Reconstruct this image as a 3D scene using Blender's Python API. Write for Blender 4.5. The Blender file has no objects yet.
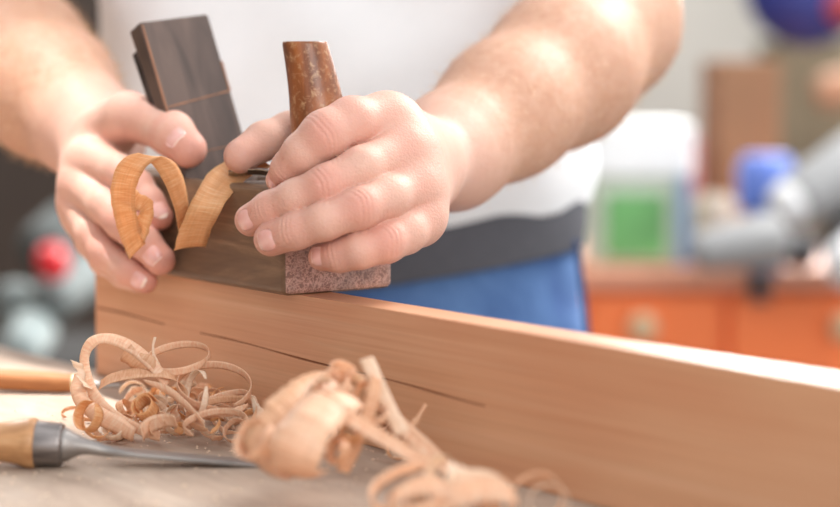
import bpy, bmesh, math, random
import numpy as np
from mathutils import Vector, Matrix, noise
random.seed(7); rng = np.random.default_rng(7)
SC = bpy.context.scene; COL = SC.collection
R = math.radians
# ------------------------------------------------------------------ camera
FPX = 1983.0; CX, CY = 420.0, 253.5
TT = 0.90                                    # height of the bench top
CAM = Vector((0, 0, TT + 0.188)); PITCH = math.atan(188 / FPX)
FW = Vector((0, math.cos(PITCH), -math.sin(PITCH)))
UP = Vector((0, math.sin(PITCH), math.cos(PITCH)))
RT = Vector((1, 0, 0))
def V(px, py, Z): return CAM + FW * Z + RT * ((px - CX) / FPX * Z) + UP * ((CY - py) / FPX * Z)
def D(x, y, z): return (RT * x + UP * y + FW * z)
def G(px, py, h=TT):                          # photo ray met with the level z = h
    d = FW + RT * ((px - CX) / FPX) + UP * ((CY - py) / FPX)
    return CAM + d * ((h - CAM.z) / d.z)
cd = bpy.data.cameras.new('camera'); cam = bpy.data.objects.new('camera', cd); COL.objects.link(cam)
cam.location = CAM; cam.rotation_euler = (math.pi / 2 - PITCH, 0, 0)
cd.sensor_width = 36; cd.lens = 36 * FPX / 840; cd.clip_start = 0.05
cd.dof.use_dof = True; cd.dof.focus_distance = 1.015; cd.dof.aperture_fstop = 3.9
SC.camera = cam
# ------------------------------------------------------------------ light
w = bpy.data.worlds.new('world'); SC.world = w; w.use_nodes = True
wb = w.node_tree.nodes['Background']; wb.inputs[0].default_value = (0.93, 0.96, 1.0, 1); wb.inputs[1].default_value = 1.0
def area(name, loc, target, size, power, col=(1, 1, 1)):
    l = bpy.data.lights.new(name, 'AREA'); l.shape = 'RECTANGLE'; l.size, l.size_y = size; l.energy = power; l.color = col
    o = bpy.data.objects.new(name, l); COL.objects.link(o); o.location = loc
    o.rotation_euler = (Vector(target) - Vector(loc)).to_track_quat('-Z', 'Y').to_euler(); return o
area('key_light_right', (1.7, 2.6, 3.0), (0.1, 1.0, 1.0), (1.3, 1.3), 105, (1, 0.985, 0.96))  # added area key light, source assumed at the back right, no window modelled
area('rim_light_left', (-1.5, 3.5, 2.3), (-0.3, 1.2, 0.95), (0.7, 0.7), 30, (1, 0.99, 0.97))  # added area light for rims and bench at left, assumed source, no window
area('sheen_light_back', (1.5, 5.8, 2.3), (0, 1.1, 1.0), (1.4, 1.4), 170, (1, 0.99, 0.97))  # area light added for sheen on the board's top, no window modelled
area('fill_light_front', (0.8, -1.0, 1.9), (0, 1.1, 1.0), (1.3, 1.3), 20, (1, 0.98, 0.95))  # added fill from the front to brighten the board's face, no window there
sl = bpy.data.lights.new('sunbeam_spot', 'SPOT'); sl.energy = 420; sl.spot_size = R(11); sl.spot_blend = 0.6; sl.shadow_soft_size = 0.05; sl.color = (1, 0.99, 0.97)  # added spot, stands in for a sunbeam on the bench's left part
so = bpy.data.objects.new('sunbeam_spot', sl); COL.objects.link(so); so.location = (-0.55, 1.25, 3.0)
so.rotation_euler = (Vector((-0.32, 1.10, 0.9)) - so.location).to_track_quat('-Z', 'Y').to_euler()
SC.view_settings.view_transform = 'Standard'; SC.view_settings.look = 'None'
SC.view_settings.gamma = 1; SC.view_settings.use_curve_mapping = False
SC.view_settings.exposure = 0.28
SC.cycles.use_denoising = True
# ------------------------------------------------------------------ materials
def lin(c):
    c = [x / 255 for x in c]
    return tuple([(x / 12.92 if x <= 0.04045 else ((x + 0.055) / 1.055) ** 2.4) for x in c] + [1])
class M:
    def __init__(s, name, rough=0.5, metal=0):
        s.m = bpy.data.materials.new(name); s.m.use_nodes = True
        s.t = s.m.node_tree; s.b = s.t.nodes['Principled BSDF']
        s.b.inputs['Roughness'].default_value = rough; s.b.inputs['Metallic'].default_value = metal
    def n(s, typ, **kw):
        o = s.t.nodes.new(typ)
        for k, v in kw.items():
            if k in o.inputs: o.inputs[k].default_value = v
            else: setattr(o, k, v)
        return o
    def l(s, a, ai, b, bi): s.t.links.new(a.outputs[ai], b.inputs[bi])
    def coord(s, scale=(1, 1, 1), out='Object', rot=(0, 0, 0)):
        c = s.n('ShaderNodeTexCoord'); mp = s.n('ShaderNodeMapping'); s.l(c, out, mp, 0)
        mp.inputs['Scale'].default_value = scale; mp.inputs['Rotation'].default_value = rot; return mp
    def noise(s, co, scale=5, detail=4, dist=0.0, rough=0.5):
        o = s.n('ShaderNodeTexNoise'); s.l(co, 0, o, 'Vector')
        o.inputs['Scale'].default_value = scale; o.inputs['Detail'].default_value = detail
        o.inputs['Distortion'].default_value = dist; o.inputs['Roughness'].default_value = rough; return o
    def ramp(s, src, si, stops):
        o = s.n('ShaderNodeValToRGB'); s.l(src, si, o, 0)
        e = o.color_ramp.elements
        while len(e) < len(stops): e.new(0.5)
        for k, (p, c) in zip(e, stops): k.position = p; k.color = c if len(c) == 4 else lin(c)
        return o
    def mix(s, f, fi, a, ai, b, bi, mode='MIX', fac=0.5):
        o = s.n('ShaderNodeMix', data_type='RGBA', blend_type=mode)
        if f is None: o.inputs[0].default_value = fac
        else: s.l(f, fi, o, 0)
        for q, qi, k in ((a, ai, 6), (b, bi, 7)):
            if isinstance(q, tuple): o.inputs[k].default_value = q
            else: s.l(q, qi, o, k)
        return o
    def base(s, a, ai=0):
        if isinstance(a, tuple): s.b.inputs['Base Color'].default_value = a
        else: s.l(a, ai, s.b, 'Base Color')
        return s
    def bump(s, a, ai=0, strength=0.3, dist=0.001):
        o = s.n('ShaderNodeBump'); o.inputs['Strength'].default_value = strength; o.inputs['Distance'].default_value = dist
        s.l(a, ai, o, 'Height'); s.l(o, 0, s.b, 'Normal'); return s
def plain(name, c, rough=0.5, metal=0, var=0.08, scale=6):
    m = M(name, rough, metal); co = m.coord(); nz = m.noise(co, scale, 4)
    a = lin(c); lo = tuple([x * (1 - var) for x in a[:3]] + [1]); hi = tuple([min(1, x * (1 + var)) for x in a[:3]] + [1])
    r_ = m.ramp(nz, 0, [(0.3, lo), (0.7, hi)]); m.base(r_); return m.m
def skin_material():
    m = M('skin', 0.52); co = m.coord()
    at = m.n('ShaderNodeAttribute', attribute_name='flush')
    n1 = m.noise(co, 140, 6, 0.3, 0.65)
    r1 = m.ramp(n1, 0, [(0.25, (196, 146, 120)), (0.5, (206, 160, 134)), (0.75, (214, 172, 148))])
    a2 = m.n('ShaderNodeAttribute', attribute_name='pale'); pl_ = m.mix(a2, 'Fac', r1, 0, lin((218, 176, 160)), 0)
    red = m.mix(at, 'Fac', pl_, 2, lin((206, 130, 114)), 0); m.base(red, 2)
    m.b.inputs['Specular IOR Level'].default_value = 0.35; m.b.inputs['Subsurface Weight'].default_value = 0.2
    m.b.inputs['Subsurface Radius'].default_value = (1.0, 0.35, 0.2); m.b.inputs['Subsurface Scale'].default_value = 0.004
    v = m.n('ShaderNodeTexVoronoi'); m.l(co, 0, v, 'Vector'); v.inputs['Scale'].default_value = 900
    n2 = m.noise(co, 260, 4, 0.6); add = m.n('ShaderNodeMath', operation='ADD'); m.l(v, 0, add, 0); m.l(n2, 0, add, 1)
    m.bump(add, 0, 0.35, 0.0005); return m.m
def wood(name, cols, scale=(3, 60, 60), rough=0.6, ring=14, bump=0.25, dist=1.2, dark=None):
    m = M(name, rough); co = m.coord(scale)
    n0 = m.noise(co, 1.0, 6, dist, 0.6); n1 = m.noise(m.coord((scale[0] * 3, scale[1] * 5, scale[2] * 5)), 1.4, 3, 0.2)
    r0 = m.ramp(n0, 0, [(0.28, cols[0]), (0.5, cols[1]), (0.72, cols[2])])
    r1 = m.ramp(n1, 0, [(0.35, (0.8, 0.8, 0.8, 1)), (0.6, (1, 1, 1, 1))])
    mx = m.mix(None, 0, r0, 0, r1, 0, 'MULTIPLY', 0.6); m.base(mx, 2); m.bump(n1, 0, bump, 0.0006)
    return m
SKIN = skin_material()
mm = M('nail', 0.22); co = mm.coord(); nz = mm.noise(co, 90, 2); mm.base(mm.ramp(nz, 0, [(0.3, (220, 164, 152)), (0.7, (230, 180, 170))]))
mm.b.inputs['Subsurface Weight'].default_value = 0.2; mm.b.inputs['Subsurface Scale'].default_value = 0.002; mm.b.inputs['Coat Weight'].default_value = 0.3; NAIL = mm.m
NAILTIP = plain('nail_edge', (236, 208, 192), 0.35)
mm = M('arm_hair', 0.4); mm.base(lin((240, 210, 172))); HAIR = mm.m
# board: planed pine with a long check
def board_material():
    m = M('board_wood', 0.42); co = m.coord((1, 1, 1))
    st = m.coord((2.2, 30, 150)); n0 = m.noise(st, 1.0, 6, 0.6, 0.62)
    r0 = m.ramp(n0, 0, [(0.25, (206, 152, 114)), (0.5, (217, 166, 130)), (0.75, (227, 184, 150))])
    fine = m.noise(m.coord((9, 60, 800)), 1.0, 3, 0.1); rf = m.ramp(fine, 0, [(0.35, (0.80, 0.77, 0.74, 1)), (0.62, (1, 1, 1, 1))])
    a = m.mix(None, 0, r0, 0, rf, 0, 'MULTIPLY', 0.55)
    big = m.noise(m.coord((6, 6, 22)), 1.0, 2, 0.3); rb = m.ramp(big, 0, [(0.35, (192, 106, 62)), (0.6, (214, 160, 120))])
    b = m.mix(None, 0, a, 2, rb, 0, 'MIX', 0.3); m.base(b, 2); m.bump(fine, 0, 0.3, 0.0004); return m.m
BOARD = board_material()
mm = M('board_end_grain', 0.7); co = mm.coord((60, 120, 60)); mm.base(mm.ramp(mm.noise(co, 2, 4), 0, [(0.3, (190, 120, 80)), (0.7, (216, 150, 108))])); ENDG = mm.m
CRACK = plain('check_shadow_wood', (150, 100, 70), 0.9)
# shavings: thin, translucent, cross-rippled
def shaving_material(name, c0, c1, c2, rip=90):
    m = M(name, 0.5); uv = m.n('ShaderNodeUVMap'); mp = m.n('ShaderNodeMapping'); m.l(uv, 0, mp, 0)
    mp.inputs['Scale'].default_value = (rip, 1.1, 1); n0 = m.noise(mp, 1.0, 4, 0.3, 0.6)
    mp2 = m.n('ShaderNodeMapping'); m.l(uv, 0, mp2, 0); mp2.inputs['Scale'].default_value = (5, 16, 1); n1 = m.noise(mp2, 1.0, 3, 0.2)
    r0 = m.ramp(n0, 0, [(0.25, c0), (0.5, c1), (0.75, c2)]); r1 = m.ramp(n1, 0, [(0.3, (0.86, 0.82, 0.78, 1)), (0.6, (1, 1, 1, 1))])
    mx = m.mix(None, 0, r0, 0, r1, 0, 'MULTIPLY', 0.7); m.base(mx, 2); m.bump(n0, 0, 0.5, 0.0005)
    tr = m.n('ShaderNodeBsdfTranslucent'); m.l(mx, 2, tr, 0); ms = m.n('ShaderNodeMixShader'); ms.inputs[0].default_value = 0.38
    out = [n for n in m.t.nodes if n.type == 'OUTPUT_MATERIAL'][0]
    m.l(m.b, 0, ms, 1); m.l(tr, 0, ms, 2); m.l(ms, 0, out, 0); return m.m
SHAVE = shaving_material('shaving_wood', (236, 184, 146), (248, 212, 180), (252, 232, 210))
SHAVE_P = shaving_material('shaving_pale', (236, 206, 176), (248, 226, 202), (252, 238, 222))
SHAVE_O = shaving_material('shaving_orange', (224, 152, 94), (240, 188, 134), (250, 218, 176), 150)
SHAVE_D = shaving_material('shaving_tan', (218, 160, 120), (234, 190, 152), (244, 210, 176))
PLANE_W = wood('plane_body_wood', [(82, 60, 44), (118, 90, 68), (168, 136, 106)], (6, 90, 60), 0.5, dist=0.9)
# pale scuffs low on the side
mm = M('plane_end_grain', 0.45); co = mm.coord(); vo = mm.n('ShaderNodeTexVoronoi', feature='DISTANCE_TO_EDGE'); nzz = mm.noise(co, 300, 3, 0.5)
mxv = mm.mix(None, 0, co, 0, nzz, 1, 'MIX', 0.012); mm.l(mxv, 2, vo, 'Vector'); vo.inputs['Scale'].default_value = 300
blot = mm.noise(co, 55, 3, 0.3)
rv = mm.ramp(vo, 0, [(0.03, (236, 190, 172)), (0.16, (160, 108, 92)), (0.4, (120, 84, 74))])
rb = mm.ramp(blot, 0, [(0.4, (128, 104, 96)), (0.58, (172, 128, 112))]); mb = mm.mix(blot, 0, rb, 0, rv, 0); mm.base(mb, 2); mm.bump(vo, 0, 0.6, 0.0008); PLANE_E = mm.m
mm = M('horn_wood', 0.28); co = mm.coord((40, 40, 14)); nz = mm.noise(co, 1.2, 5, 1.0, 0.6); sp = mm.noise(mm.coord(), 260, 4, 0.5, 0.7)
r1 = mm.ramp(nz, 0, [(0.3, (96, 56, 36)), (0.5, (136, 80, 46)), (0.7, (172, 104, 56))]); r2 = mm.ramp(sp, 0, [(0.52, (0, 0, 0, 1)), (0.72, (1, 1, 1, 1))])
mx = mm.mix(r2, 0, r1, 0, lin((186, 146, 108)), 0); mm.base(mx, 2); mm.bump(sp, 0, 0.4, 0.0005); HORN = mm.m
mm = M('horn_top', 0.5); mm.base(mm.ramp(mm.noise(mm.coord(), 200, 3), 0, [(0.3, (90, 74, 66)), (0.7, (136, 116, 104))])); HORN_T = mm.m
mm = M('wedge_wood', 0.42); co = mm.coord((60, 20, 12)); nz = mm.noise(co, 1.3, 5, 0.8); sp = mm.noise(mm.coord((1, 1, 1)), 70, 5, 0.4, 0.7)
r1 = mm.ramp(nz, 0, [(0.3, (70, 55, 48)), (0.6, (96, 77, 68)), (0.8, (112, 92, 80))]); r2 = mm.ramp(sp, 0, [(0.66, (0, 0, 0, 1)), (0.76, (1, 1, 1, 1))])
mx = mm.mix(r2, 0, r1, 0, lin((136, 78, 58)), 0); mm.base(mx, 2); mm.bump(nz, 0, 0.3, 0.0005); WEDGE = mm.m
WEDGE_EDGE = plain('worn_orange_edge', (146, 98, 68), 0.5, 0, 0.25, 60)
mm = M('dark_iron', 0.45, 0.7); mm.base(mm.ramp(mm.noise(mm.coord(), 60, 4), 0, [(0.3, (44, 38, 36)), (0.7, (84, 74, 70))])); IRON = mm.m
mm = M('steel', 0.5, 0.85); co = mm.coord((4, 60, 60)); nz = mm.noise(co, 3, 5, 0.3); mm.base(mm.ramp(nz, 0, [(0.3, (140, 134, 130)), (0.7, (176, 170, 165))])); mm.bump(nz, 0, 0.15, 0.0003); STEEL = mm.m
mm = M('ferrule_steel', 0.42, 0.9); nz = mm.noise(mm.coord((30, 200, 200)), 1, 5, 0.3); mm.base(mm.ramp(nz, 0, [(0.3, (104, 98, 96)), (0.7, (160, 152, 148))])); mm.bump(nz, 0, 0.2, 0.0003); FERR = mm.m
HANDLE = wood('handle_wood', [(146, 98, 60), (188, 138, 92), (212, 168, 122)], (12, 70, 70), 0.38, dist=0.8).m
HANDLE2 = wood('dark_handle_wood', [(146, 88, 48), (172, 112, 64), (190, 134, 84)], (12, 70, 70), 0.65, dist=0.8).m
BENCH = wood('bench_wood', [(146, 124, 108), (172, 150, 132), (192, 172, 155)], (8, 24, 24), 0.75, dist=0.6).m
mm = M('tshirt_cotton', 0.9); nz = mm.noise(mm.coord(), 700, 2); mm.base(mm.ramp(nz, 0, [(0.3, (238, 240, 242)), (0.7, (248, 249, 250))])); mm.bump(nz, 0, 0.2, 0.0004); SHIRT = mm.m
mm = M('jeans_denim', 0.85); nz = mm.noise(mm.coord((1, 1, 0.25)), 500, 3); n2 = mm.noise(mm.coord(), 18, 3, 0.6)
ra = mm.ramp(nz, 0, [(0.3, (52, 82, 132)), (0.7, (90, 124, 172))]); rb = mm.ramp(n2, 0, [(0.35, (52, 84, 142)), (0.65, (98, 136, 188))]); mx = mm.mix(None, 0, ra, 0, rb, 0, 'MIX', 0.55); mm.base(mx, 2); JEANS = mm.m
BAND = plain('band_fabric', (84, 84, 90), 0.85, 0, 0.1, 200)
STITCH = plain('seam_denim', (52, 74, 120), 0.9)
# ------------------------------------------------------------------ object helpers
def tag(o, label=None, cat=None, group=None, kind=None):
    if label: o['label'] = label
    if cat: o['category'] = cat
    if group: o['group'] = group
    if kind: o['kind'] = kind
    return o
def empty(name, loc=(0, 0, 0)):
    o = bpy.data.objects.new(name, None); COL.objects.link(o); o.location = loc; o.empty_display_size = 0.02; return o
def link(name, me, mat=None, parent=None, smooth=True):
    o = bpy.data.objects.new(name, me); COL.objects.link(o)
    if mat is not None:
        for m_ in (mat if isinstance(mat, (list, tuple)) else [mat]): me.materials.append(m_)
    if smooth:
        me.polygons.foreach_set('use_smooth', [True] * len(me.polygons))
    if parent is not None: o.parent = parent; bpy_fix(o, parent)
    return o
def bpy_fix(o, parent):
    o.matrix_parent_inverse = Matrix.Translation(parent_world(parent)).inverted() if True else Matrix()
def parent_world(p):
    v = p.location.copy()
    while p.parent: p = p.parent; v = p.location + v if False else v
    return v
def pydata(name, verts, faces, mat, parent=None, smooth=True, frame=None):
    """verts in world space; frame (4x4) gives the object its own axes"""
    me = bpy.data.meshes.new(name)
    if frame is None:
        c = np.mean(np.array([tuple(v) for v in verts]), axis=0); frame = Matrix.Translation(Vector(c))
    inv = frame.inverted()
    me.from_pydata([tuple(inv @ Vector(v)) for v in verts], [], faces); me.update()
    o = bpy.data.objects.new(name, me); COL.objects.link(o)
    for m_ in (mat if isinstance(mat, (list, tuple)) else [mat]): me.materials.append(m_)
    if smooth: me.polygons.foreach_set('use_smooth', [True] * len(me.polygons))
    if parent is not None:
        o.parent = parent; o.matrix_parent_inverse = WM(parent).inverted()
    o.matrix_basis = frame
    MW[o.name] = frame.copy()
    return o
MW = {}
def WM(p):
    if p.name in MW: return MW[p.name]
    return Matrix.Translation(p.location)
def frame(origin, x, y, z):
    m = Matrix((x, y, z)).transposed().to_4x4(); m.translation = origin; return m
def bevel(o, wd, seg=2, angle=30):
    b = o.modifiers.new('bevel', 'BEVEL'); b.width = wd; b.segments = seg; b.limit_method = 'ANGLE'; b.angle_limit = R(angle); return o
def box(name, fr, lo, hi, mat, parent=None, bv=0.0, seg=2, cuts=None):
    vs = [fr @ Vector((x, y, z)) for x in (lo[0], hi[0]) for y in (lo[1], hi[1]) for z in (lo[2], hi[2])]
    fs = [(0, 1, 3, 2), (4, 6, 7, 5), (0, 4, 5, 1), (2, 3, 7, 6), (0, 2, 6, 4), (1, 5, 7, 3)]
    o = pydata(name, vs, fs, mat, parent, smooth=False, frame=fr)
    if bv: bevel(o, bv, seg)
    return o
def lathe(name, a, axis, prof, mat, parent=None, seg=48, sx=1.0, up=None, mats=None, wob=0):
    """prof: list of (distance along axis, radius)"""
    axis = Vector(axis).normalized(); u = axis.cross(up or (Vector((0, 0, 1)) if abs(axis.z) < 0.9 else Vector((0, 1, 0)))).normalized(); v = u.cross(axis)
    vs = []; fs = []
    for i, (t, r) in enumerate(prof):
        for j in range(seg):
            an = 2 * math.pi * j / seg; rr = r * (1 + wob * math.sin(3 * an + t * 60) * 0.5)
            vs.append(Vector(a) + axis * t + u * (math.cos(an) * rr * sx) + v * (math.sin(an) * rr))
    for i in range(len(prof) - 1):
        for j in range(seg):
            k = (j + 1) % seg; fs.append((i * seg + j, i * seg + k, (i + 1) * seg + k, (i + 1) * seg + j))
    fs.append(tuple(range(seg))[::-1]); fs.append(tuple(range((len(prof) - 1) * seg, len(prof) * seg)))
    o = pydata(name, vs, fs, mat, parent, frame=frame(Vector(a), axis, -u, v)); bevel(o, 0.0004, 2, 35); return o
def catmull(P, n):
    P = [np.array(p, float) for p in P]; P = [2 * P[0] - P[1]] + P + [2 * P[-1] - P[-2]]; out = []
    m = len(P) - 3
    for i in range(n):
        t = i / (n - 1) * m; k = min(int(t), m - 1); u = t - k
        a, b, c, d = P[k:k + 4]
        out.append(0.5 * ((2 * b) + (-a + c) * u + (2 * a - 5 * b + 4 * c - d) * u * u + (-a + 3 * b - 3 * c + d) * u ** 3))
    return np.array(out)
def ribbon_mesh(name, C, W, mat, parent=None, th=0.00035, nw=5, curl=0.0, rough=0.0, label=None, ragged=0.025):
    """C centre points, W half-width vectors (world), n x 3"""
    C = np.array(C); W = np.array(W); n = len(C)
    T = np.gradient(C, axis=0); T /= np.linalg.norm(T, axis=1)[:, None] + 1e-9
    N = np.cross(T, W); N /= np.linalg.norm(N, axis=1)[:, None] + 1e-9
    hw = np.linalg.norm(W, axis=1)[:, None]
    seed = rng.random() * 100
    L = np.concatenate([[0], np.cumsum(np.linalg.norm(np.diff(C, axis=0), axis=1))])
    rag = np.array([[noise.noise(Vector((l * 260, seed, k * 9))) for k in (0, 1)] for l in L])
    rip = np.array([noise.noise(Vector((l * 260, seed, 5))) for l in L])[:, None]
    verts = []; uv = []
    for side in (0, 1):
        for j in range(nw):
            s = -1 + 2 * j / (nw - 1)
            e = 1 + (rag[:, 0:1] if s < 0 else rag[:, 1:2]) * ragged * 2.2 * abs(s)
            p = C + W * (s * e) + N * (curl * (s * s) * hw + rip * rough * hw) + N * ((side - 0.5) * th)
            verts.append(p); uv += [(l * 10, (s + 1) / 2) for l in L]
    verts = np.concatenate(verts); fs = []
    idx = lambda side, j, i: (side * nw + j) * n + i
    for i in range(n - 1):
        for j in range(nw - 1):
            fs.append((idx(1, j, i), idx(1, j + 1, i), idx(1, j + 1, i + 1), idx(1, j, i + 1)))
            fs.append((idx(0, j, i), idx(0, j, i + 1), idx(0, j + 1, i + 1), idx(0, j + 1, i)))
        for j in (0, nw - 1):
            q = (idx(0, j, i), idx(1, j, i), idx(1, j, i + 1), idx(0, j, i + 1)); fs.append(q if j == 0 else q[::-1])
    for i in (0, n - 1):
        for j in range(nw - 1):
            q = (idx(0, j, i), idx(0, j + 1, i), idx(1, j + 1, i), idx(1, j, i)); fs.append(q if i == 0 else q[::-1])
    o = pydata(name, [Vector(v) for v in verts], fs, mat, parent)
    ul = o.data.uv_layers.new(name='UVMap'); li = np.zeros(len(o.data.loops), int); o.data.loops.foreach_get('vertex_index', li)
    ul.data.foreach_set('uv', np.array(uv)[li].ravel()); return o
BZ = TT + 0.0006
def keep_above(C, W):
    """lift a ribbon so that nothing of it sinks into the bench"""
    C = np.array(C); W = np.array(W); low = C[:, 2] - np.abs(W[:, 2]); C[:, 2] += np.maximum(0, BZ + 0.0004 - low); return C, W
def strip(name, pts, mat, n=70, parent=None, lift=True, **kw):
    """pts: (px, py, Z, wx, wy, wz) - half width vector in photo pixels at that depth"""
    Q = catmull(pts, n); C = []; W = []
    for q in Q:
        C.append(tuple(V(q[0], q[1], q[2]))); W.append(tuple(D(q[3], -q[4], q[5]) * (q[2] / FPX)))
    if lift: C, W = keep_above(C, W)
    return ribbon_mesh(name, C, W, mat, parent, **kw)
def coil(name, cx, cy, Z, r, q, rot, wd, mat, t0=0, t1=360, grow=0.0, drift=0.0, sgn=1, wob=0.05, n=None, **kw):
    """a curl: circle of r px about (cx, cy), squashed to q by its tilt, ribbon width wd px along the curl's axis"""
    a = np.array([math.cos(R(rot)), math.sin(R(rot)), 0]); s = math.sqrt(max(0, 1 - q * q)) * sgn
    b = np.array([-math.sin(R(rot)) * q, math.cos(R(rot)) * q, s]); nn = np.cross(a, b)
    n = n or max(24, int(abs(t1 - t0) / 5)); C = []; W = []; k0 = rng.random() * 50
    c0 = V(cx, cy, Z); sc = Z / FPX
    for i in range(n):
        u = i / (n - 1); t = R(t0 + (t1 - t0) * u); rr = r * (1 + grow * u + wob * noise.noise(Vector((u * 4, k0, 0))) * 2)
        p = (a * math.cos(t) + b * math.sin(t)) * rr + nn * (drift * u)
        wv = nn * (wd / 2) * (1 + 0.15 * noise.noise(Vector((u * 3, k0, 7)))); tp = min(1, 0.35 + u * 8, 0.35 + (1 - u) * 8)
        tw = 0.18 * noise.noise(Vector((u * 2.5, k0, 3))) ; wv = wv + (a * math.cos(t) + b * math.sin(t)) * (wd / 2) * tw
        C.append(tuple(c0 + D(p[0], p[1], p[2]) * sc)); W.append(tuple(D(*(wv * tp)) * sc))
    C, W = keep_above(C, W)
    return ribbon_mesh(name, C, W, mat, **kw)
# ------------------------------------------------------------------ implicit-surface mesher (narrow band surface nets)
def smin(a, b, k):
    h = np.maximum(k - np.abs(a - b), 0) / k; return np.minimum(a, b) - h * h * k * 0.25
def cone(p, a, b, ra, rb):
    ab = b - a; t = np.clip(((p - a) @ ab) / max(ab @ ab, 1e-12), 0, 1)
    return np.linalg.norm(p - a - t[:, None] * ab, axis=1) - (ra + (rb - ra) * t)
def surface(f, lo, hi, h, B=8):
    lo = np.array(lo, np.float32); hi = np.array(hi, np.float32); nb = np.ceil((hi - lo) / (h * B)).astype(int)
    ii = np.stack(np.meshgrid(*[np.arange(k) for k in nb], indexing='ij'), -1).reshape(-1, 3)
    c = lo + (ii + 0.5) * h * B; keep = np.abs(f(c.astype(np.float32))) < h * B * 0.95 + 0.002
    ii = ii[keep]; g = np.stack(np.meshgrid(*[np.arange(B + 1)] * 3, indexing='ij'), -1).reshape(-1, 3)
    vals = []
    for s in range(0, len(ii), 400):
        blk = ii[s:s + 400]; P = (lo + (blk[:, None, :] * B + g[None]) * h).reshape(-1, 3).astype(np.float32)
        vals.append(f(P).reshape(len(blk), B + 1, B + 1, B + 1))
    D_ = np.concatenate(vals); NX, NY, NZ = nb * B + 2
    cv = [D_[:, i:i + B, j:j + B, k:k + B] for i in (0, 1) for j in (0, 1) for k in (0, 1)]
    cs = np.stack(cv, -1); neg = (cs < 0).sum(-1); act = (neg > 0) & (neg < 8)
    bi, x, y, z = np.nonzero(act); cell = ii[bi] * B + np.stack([x, y, z], 1); v8 = cs[bi, x, y, z]
    off = np.array([(i, j, k) for i in (0, 1) for j in (0, 1) for k in (0, 1)], float)
    acc = np.zeros((len(cell), 3)); cnt = np.zeros(len(cell))
    for a in range(8):
        for b in range(a + 1, 8):
            if abs(off[a] - off[b]).sum() == 1:
                m = (v8[:, a] < 0) != (v8[:, b] < 0); t = v8[m, a] / (v8[m, a] - v8[m, b])
                acc[m] += off[a] + (off[b] - off[a]) * t[:, None]; cnt[m] += 1
    verts = lo + (cell + acc / cnt[:, None]) * h
    key = cell[:, 0] + NX * (cell[:, 1] + NY * cell[:, 2]); order = np.argsort(key); ks = key[order]
    faces = []
    for ax in range(3):
        o1, o2 = [(1, 2), (2, 0), (0, 1)][ax]
        sl0 = D_[:, :B, :B, :B]; sl1 = [D_[:, 1:, :B, :B], D_[:, :B, 1:, :B], D_[:, :B, :B, 1:]][ax]
        m = (sl0 < 0) != (sl1 < 0); bi, x, y, z = np.nonzero(m); c = ii[bi] * B + np.stack([x, y, z], 1); flip = sl0[bi, x, y, z] < 0
        q = []; ok = np.ones(len(c), bool)
        for d1, d2 in ((-1, -1), (0, -1), (0, 0), (-1, 0)):
            cc = c.copy(); cc[:, o1] += d1; cc[:, o2] += d2; k = cc[:, 0] + NX * (cc[:, 1] + NY * cc[:, 2])
            pos = np.clip(np.searchsorted(ks, k), 0, len(ks) - 1); ok &= ks[pos] == k; q.append(order[pos])
        q = np.stack(q, 1); q[~flip] = q[~flip][:, ::-1]; faces.append(q[ok])
    return verts, np.concatenate(faces)
def fast_mesh(name, verts, faces, mat, parent=None):
    me = bpy.data.meshes.new(name); me.vertices.add(len(verts)); me.vertices.foreach_set('co', np.asarray(verts, np.float32).ravel())
    me.loops.add(len(faces) * 4); me.loops.foreach_set('vertex_index', np.asarray(faces, np.int32).ravel())
    me.polygons.add(len(faces)); me.polygons.foreach_set('loop_start', np.arange(0, len(faces) * 4, 4, dtype=np.int32))
    me.update(calc_edges=True); me.materials.append(mat); me.polygons.foreach_set('use_smooth', np.ones(len(faces), bool))
    o = bpy.data.objects.new(name, me); COL.objects.link(o)
    if parent is not None: o.parent = parent; o.matrix_parent_inverse = WM(parent).inverted()
    return o
#SETTING
# ------------------------------------------------------------------ setting
fl = box('floor', Matrix(), (-4, -1.5, -0.05), (5, 6.2, 0), plain('floor_concrete', (120, 112, 104), 0.8), None); fl['kind'] = 'structure'
wl = box('wall_back', Matrix(), (-4, 6.2, 0), (5, 6.3, 3.2), plain('wall_plaster', (200, 196, 188), 0.9, 0, 0.05, 2), None); wl['kind'] = 'structure'
wf_ = box('shade_wall_left', Matrix(), (-2.1, -1.5, 0), (-2.0, 6.2, 3.2), plain('shade_wall_dark', (92, 78, 68), 0.9, 0, 0.08, 2), None); wf_['kind'] = 'structure'  # unseen dark wall, added to block ambient light from the left
# workbench
YAW = R(36.6); BD = Vector((-math.sin(YAW), math.cos(YAW), 0)); BN = Vector((math.cos(YAW), math.sin(YAW), 0)); BD2 = -BD; Z1 = Vector((0, 0, 1))
e0 = G(0, 344.5); e1 = G(96, 368.5); ed = (e1 - e0).normalized(); en = Vector((-ed.y, ed.x, 0))   # far edge of the bench, en points away
bench = empty('workbench', (G(300, 424).x, G(300, 424).y, 0)); tag(bench, 'pale wooden workbench with a worn top under the board and shavings', 'workbench')
bf = frame(Vector((e0.x, e0.y, 0)), ed, en, Z1)
box('bench_top', bf, (-0.75, -0.85, TT - 0.05), (1.15, 0.0, TT), BENCH, bench, 0.003)
for lx in (-0.68, 1.08):
    for ly in (-0.79, -0.06): box('leg', bf, (lx - 0.035, ly - 0.035, 0.0), (lx + 0.035, ly + 0.035, TT - 0.05), BENCH, bench, 0.003)
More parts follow.
